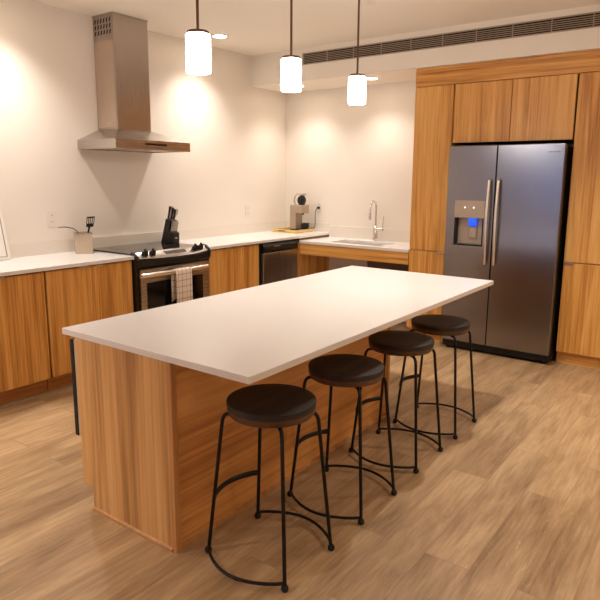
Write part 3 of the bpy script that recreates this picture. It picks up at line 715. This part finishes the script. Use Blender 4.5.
# knife block (stands on the back right of the cooktop)
KZ = 0.9266
kb = thing('knife_block', 'black slanted knife block standing on the back right of the cooktop', 'knife block', (0.19, -2.01, KZ))
prof = [(0.12, 0), (0.275, 0), (0.277, 0.096), (0.232, 0.108), (0.262, 0.205), (0.198, 0.226)]
MB().prism([(a, KZ+c) for a, c in prof], 'y', -2.064, -1.974).build('block', 'black', kb, bevel=0.003)
MB().box(0.2762, 0.2778, -2.028, -2.000, KZ+0.045, KZ+0.052).build('badge', 'nickel', kb)
AX = Vector((0.26, 0, 0.966)).normalized()
def knife(bx, by, bz, length, r, material, label, grp, name='kitchen_knife', cat='knife'):
    t = thing(name, label, cat, (bx, by, bz), grp)
    p0 = Vector((bx, by, bz)); p1 = p0+AX*length
    MB().tube([p0, p0+AX*0.012], r*0.8, 8).build('bolster', 'chrome', t, smooth=True)
    MB().tube([p0+AX*0.010, p0+AX*length*0.5, p1], [r, r*0.85, r*1.1], 8).build('handle', material, t, smooth=True)
rows = [(0.216, -2.050, 0.125, 'black'), (0.238, -2.034, 0.118, 'black'), (0.214, -2.020, 0.122, 'nickel'), (0.240, -2.008, 0.105, 'black')]
wh = ['with the leftmost black handle', 'with a black handle just right of the leftmost', 'with a steel handle behind the others', 'with a black handle beside the scissors']
for (a, c, L_, mt), q in zip(rows, wh):
    zz = KZ+0.226-(a-0.198)*0.33-0.004
    knife(a, c, zz, L_, 0.0105, mt, 'kitchen knife '+q+', top of the knife block', 'knives in the top of the block')
for i in range(4):
    knife(0.252, -2.052+i*0.021, KZ+0.103, 0.100, 0.0088, 'nickel', 'steel-handled steak knife in the front step of the knife block', 'steak knives in the front step', 'steak_knife')
sc_ = thing('scissors', 'kitchen scissors with looped steel handles at the right of the knife block', 'scissors', (0.235, -1.990, KZ+0.212))
for k, dy in enumerate((-0.012, 0.012)):
    c0 = Vector((0.235, -1.992, KZ+0.210)); e = c0+AX*0.09
    pts = [c0+AX*0.03+Vector((0, dy*0.3, 0))]
    for j in range(13):
        a = -PI/2+2*PI*j/12
        pts.append(c0+AX*(0.075+0.030*math.sin(a))+Vector((0, dy+0.010*math.cos(a)*(1 if dy > 0 else -1), 0)))
    MB().tube(pts, 0.0055, 8).build('loop_handle', 'nickel', sc_, smooth=True)
MB().tube([Vector((0.235, -1.992, KZ+0.210)), Vector((0.235, -1.992, KZ+0.210))+AX*0.04], 0.006, 8).build('blade', 'chrome', sc_, smooth=True)

# bamboo tray, coffee machine, cup
tr = thing('serving_tray', 'low bamboo tray on the counter in the far corner', 'tray', (0.27, -0.29, CT))
MB().box(0.10, 0.45, -0.46, -0.13, CT, CT+0.010).build('base', 'bamboo', tr)
rb = MB().holed('z', CT+0.010, CT+0.036, (0.10, 0.45, -0.46, -0.13), (0.11, 0.44, -0.45, -0.14))
rb.build('rim', 'bamboo', tr, bevel=0.002)
for yy in (-0.462, -0.128): MB().box(0.19, 0.29, yy-0.0015, yy+0.0015, CT+0.015, CT+0.024).build('handle', 'brown_metal', tr)
TZ = CT+0.0105
cm = thing('coffee_machine', 'beige capsule coffee machine with a black round head on the bamboo tray', 'coffee machine', (0.27, -0.22, TZ))
ya, yb = -0.295, -0.160
MB().box(0.215, 0.425, ya, yb, TZ, TZ+0.022).build('base', 'black', cm, bevel=0.004)
MB().box(0.215, 0.300, ya, yb, TZ+0.022, TZ+0.215).build('column', 'beige_plastic', cm, bevel=0.006)
hdk = MB().box(0.215, 0.392, ya, yb, TZ+0.205, TZ+0.298).build('brew_head', 'beige_plastic', cm, bevel=0.008)
MB().lathe([(0.001, 0), (0.012, 0), (0.014, 0.02)], (0.355, (ya+yb)/2, TZ+0.186), 14).build('spout', 'black', hdk, smooth=True)
b = MB(); cc = (0.335, (ya+yb)/2, TZ+0.350)
b.lathe([(0.001, -0.045), (0.040, -0.042), (0.054, -0.02), (0.056, 0.02), (0.042, 0.042), (0.001, 0.045)], (0, 0, 0), 24, axis='y', close=False)
bmesh.ops.transform(b.bm, matrix=Matrix.Translation(cc) @ Matrix.Diagonal((0.86, 0.9, 1.05, 1)), verts=b.bm.verts)
b.build('capsule_holder', 'black', cm, smooth=True)
b = MB(); b.tube([(0.29, ya+0.012, TZ+0.296), (0.270, ya+0.010, TZ+0.345), (0.282, ya+0.010, TZ+0.395), (0.315, ya+0.010, TZ+0.422), (0.355, ya+0.012, TZ+0.418), (0.355, yb-0.012, TZ+0.418), (0.315, yb-0.010, TZ+0.422), (0.282, yb-0.010, TZ+0.395), (0.270, yb-0.010, TZ+0.345), (0.29, yb-0.012, TZ+0.296)], 0.009, 10)
b.build('lever', 'nickel', cm, smooth=True)
cord = [(0.217, -0.20, TZ+0.03), (0.22, -0.145, TZ+0.024), (0.30, -0.10, TZ+0.024), (0.42, -0.12, TZ+0.03), (0.44, -0.11, TZ+0.05), (0.44, -0.10, TZ+0.12), (0.43, -0.09, TZ+0.20), (0.445, -0.085, TZ+0.25), (0.465, -0.08, TZ+0.264)]
def smoothpts(p, n=6):
    p = [Vector(q) for q in p]; out = []
    for i in range(len(p)-1):
        a, b_, c_, d_ = p[max(i-1, 0)], p[i], p[i+1], p[min(i+2, len(p)-1)]
        for k in range(n):
            t = k/n; out.append(0.5*((2*b_)+(-a+c_)*t+(2*a-5*b_+4*c_-d_)*t*t+(-a+3*b_-3*c_+d_)*t**3))
    out.append(p[-1]); return out
pc = MB().tube(smoothpts(cord), 0.0042, 8).build('power_cord', 'rubber', cm, smooth=True)
MB().box(0.452, 0.478, -0.090, -0.0578, CT+0.262, CT+0.288).build('plug', 'rubber', pc, bevel=0.004)
mg = thing('cup', 'black cup with a handle standing under the coffee machine spout', 'cup', (0.382, -0.225, TZ+0.0225))
MB().lathe([(0.001, 0), (0.032, 0), (0.046, 0.014), (0.050, 0.068), (0.047, 0.068), (0.042, 0.016), (0.001, 0.008)], (0.385, -0.225, TZ+0.0225), 24, close=False).build('body', 'black', mg, smooth=True)
MB().tube(arc((0.434, -0.225, TZ+0.058), 0.022, -PI/2, PI/2, 8, 'xz'), 0.0035, 8).build('handle', 'nickel', mg, smooth=True)
for o in (tr, cm, mg):                       # set the group a little closer to the corner
    o.location.x += 0.03 if o is not tr else 0.015; o.location.y += 0.05
    o['_o'] = list(o.location)
# white framed board leaning at the left edge of the counter
pb = thing('framed_board', 'white framed board leaning on the wall at the left edge of the counter', 'board', (0.08, -3.72, CT))
th = math.radians(-12)
def lean(b):
    bmesh.ops.transform(b.bm, matrix=Matrix.Translation((0.098, 0, CT+0.001)) @ Matrix.Rotation(th, 4, 'Y'), verts=b.bm.verts); return b
Y0, Y1, Hh = -3.93, -3.492, 0.36
lean(MB().holed('x', 0, 0.016, (Y0, Y1, 0, Hh), (Y0+0.022, Y1-0.022, 0.022, Hh-0.022))).build('frame', 'white', pb, bevel=0.0015)
lean(MB().box(0.003, 0.009, Y0+0.0225, Y1-0.0225, 0.0225, Hh-0.0225)).build('panel', 'tile', pb)
lean(MB().holed('x', 0.0092, 0.0105, (Y0+0.0225, Y1-0.0225, 0.0225, Hh-0.0225), (Y0+0.026, Y1-0.026, 0.026, Hh-0.026))).build('inner_edge', 'socket', pb)

for o in COL.all_objects:
    if '_o' in o: del o['_o']
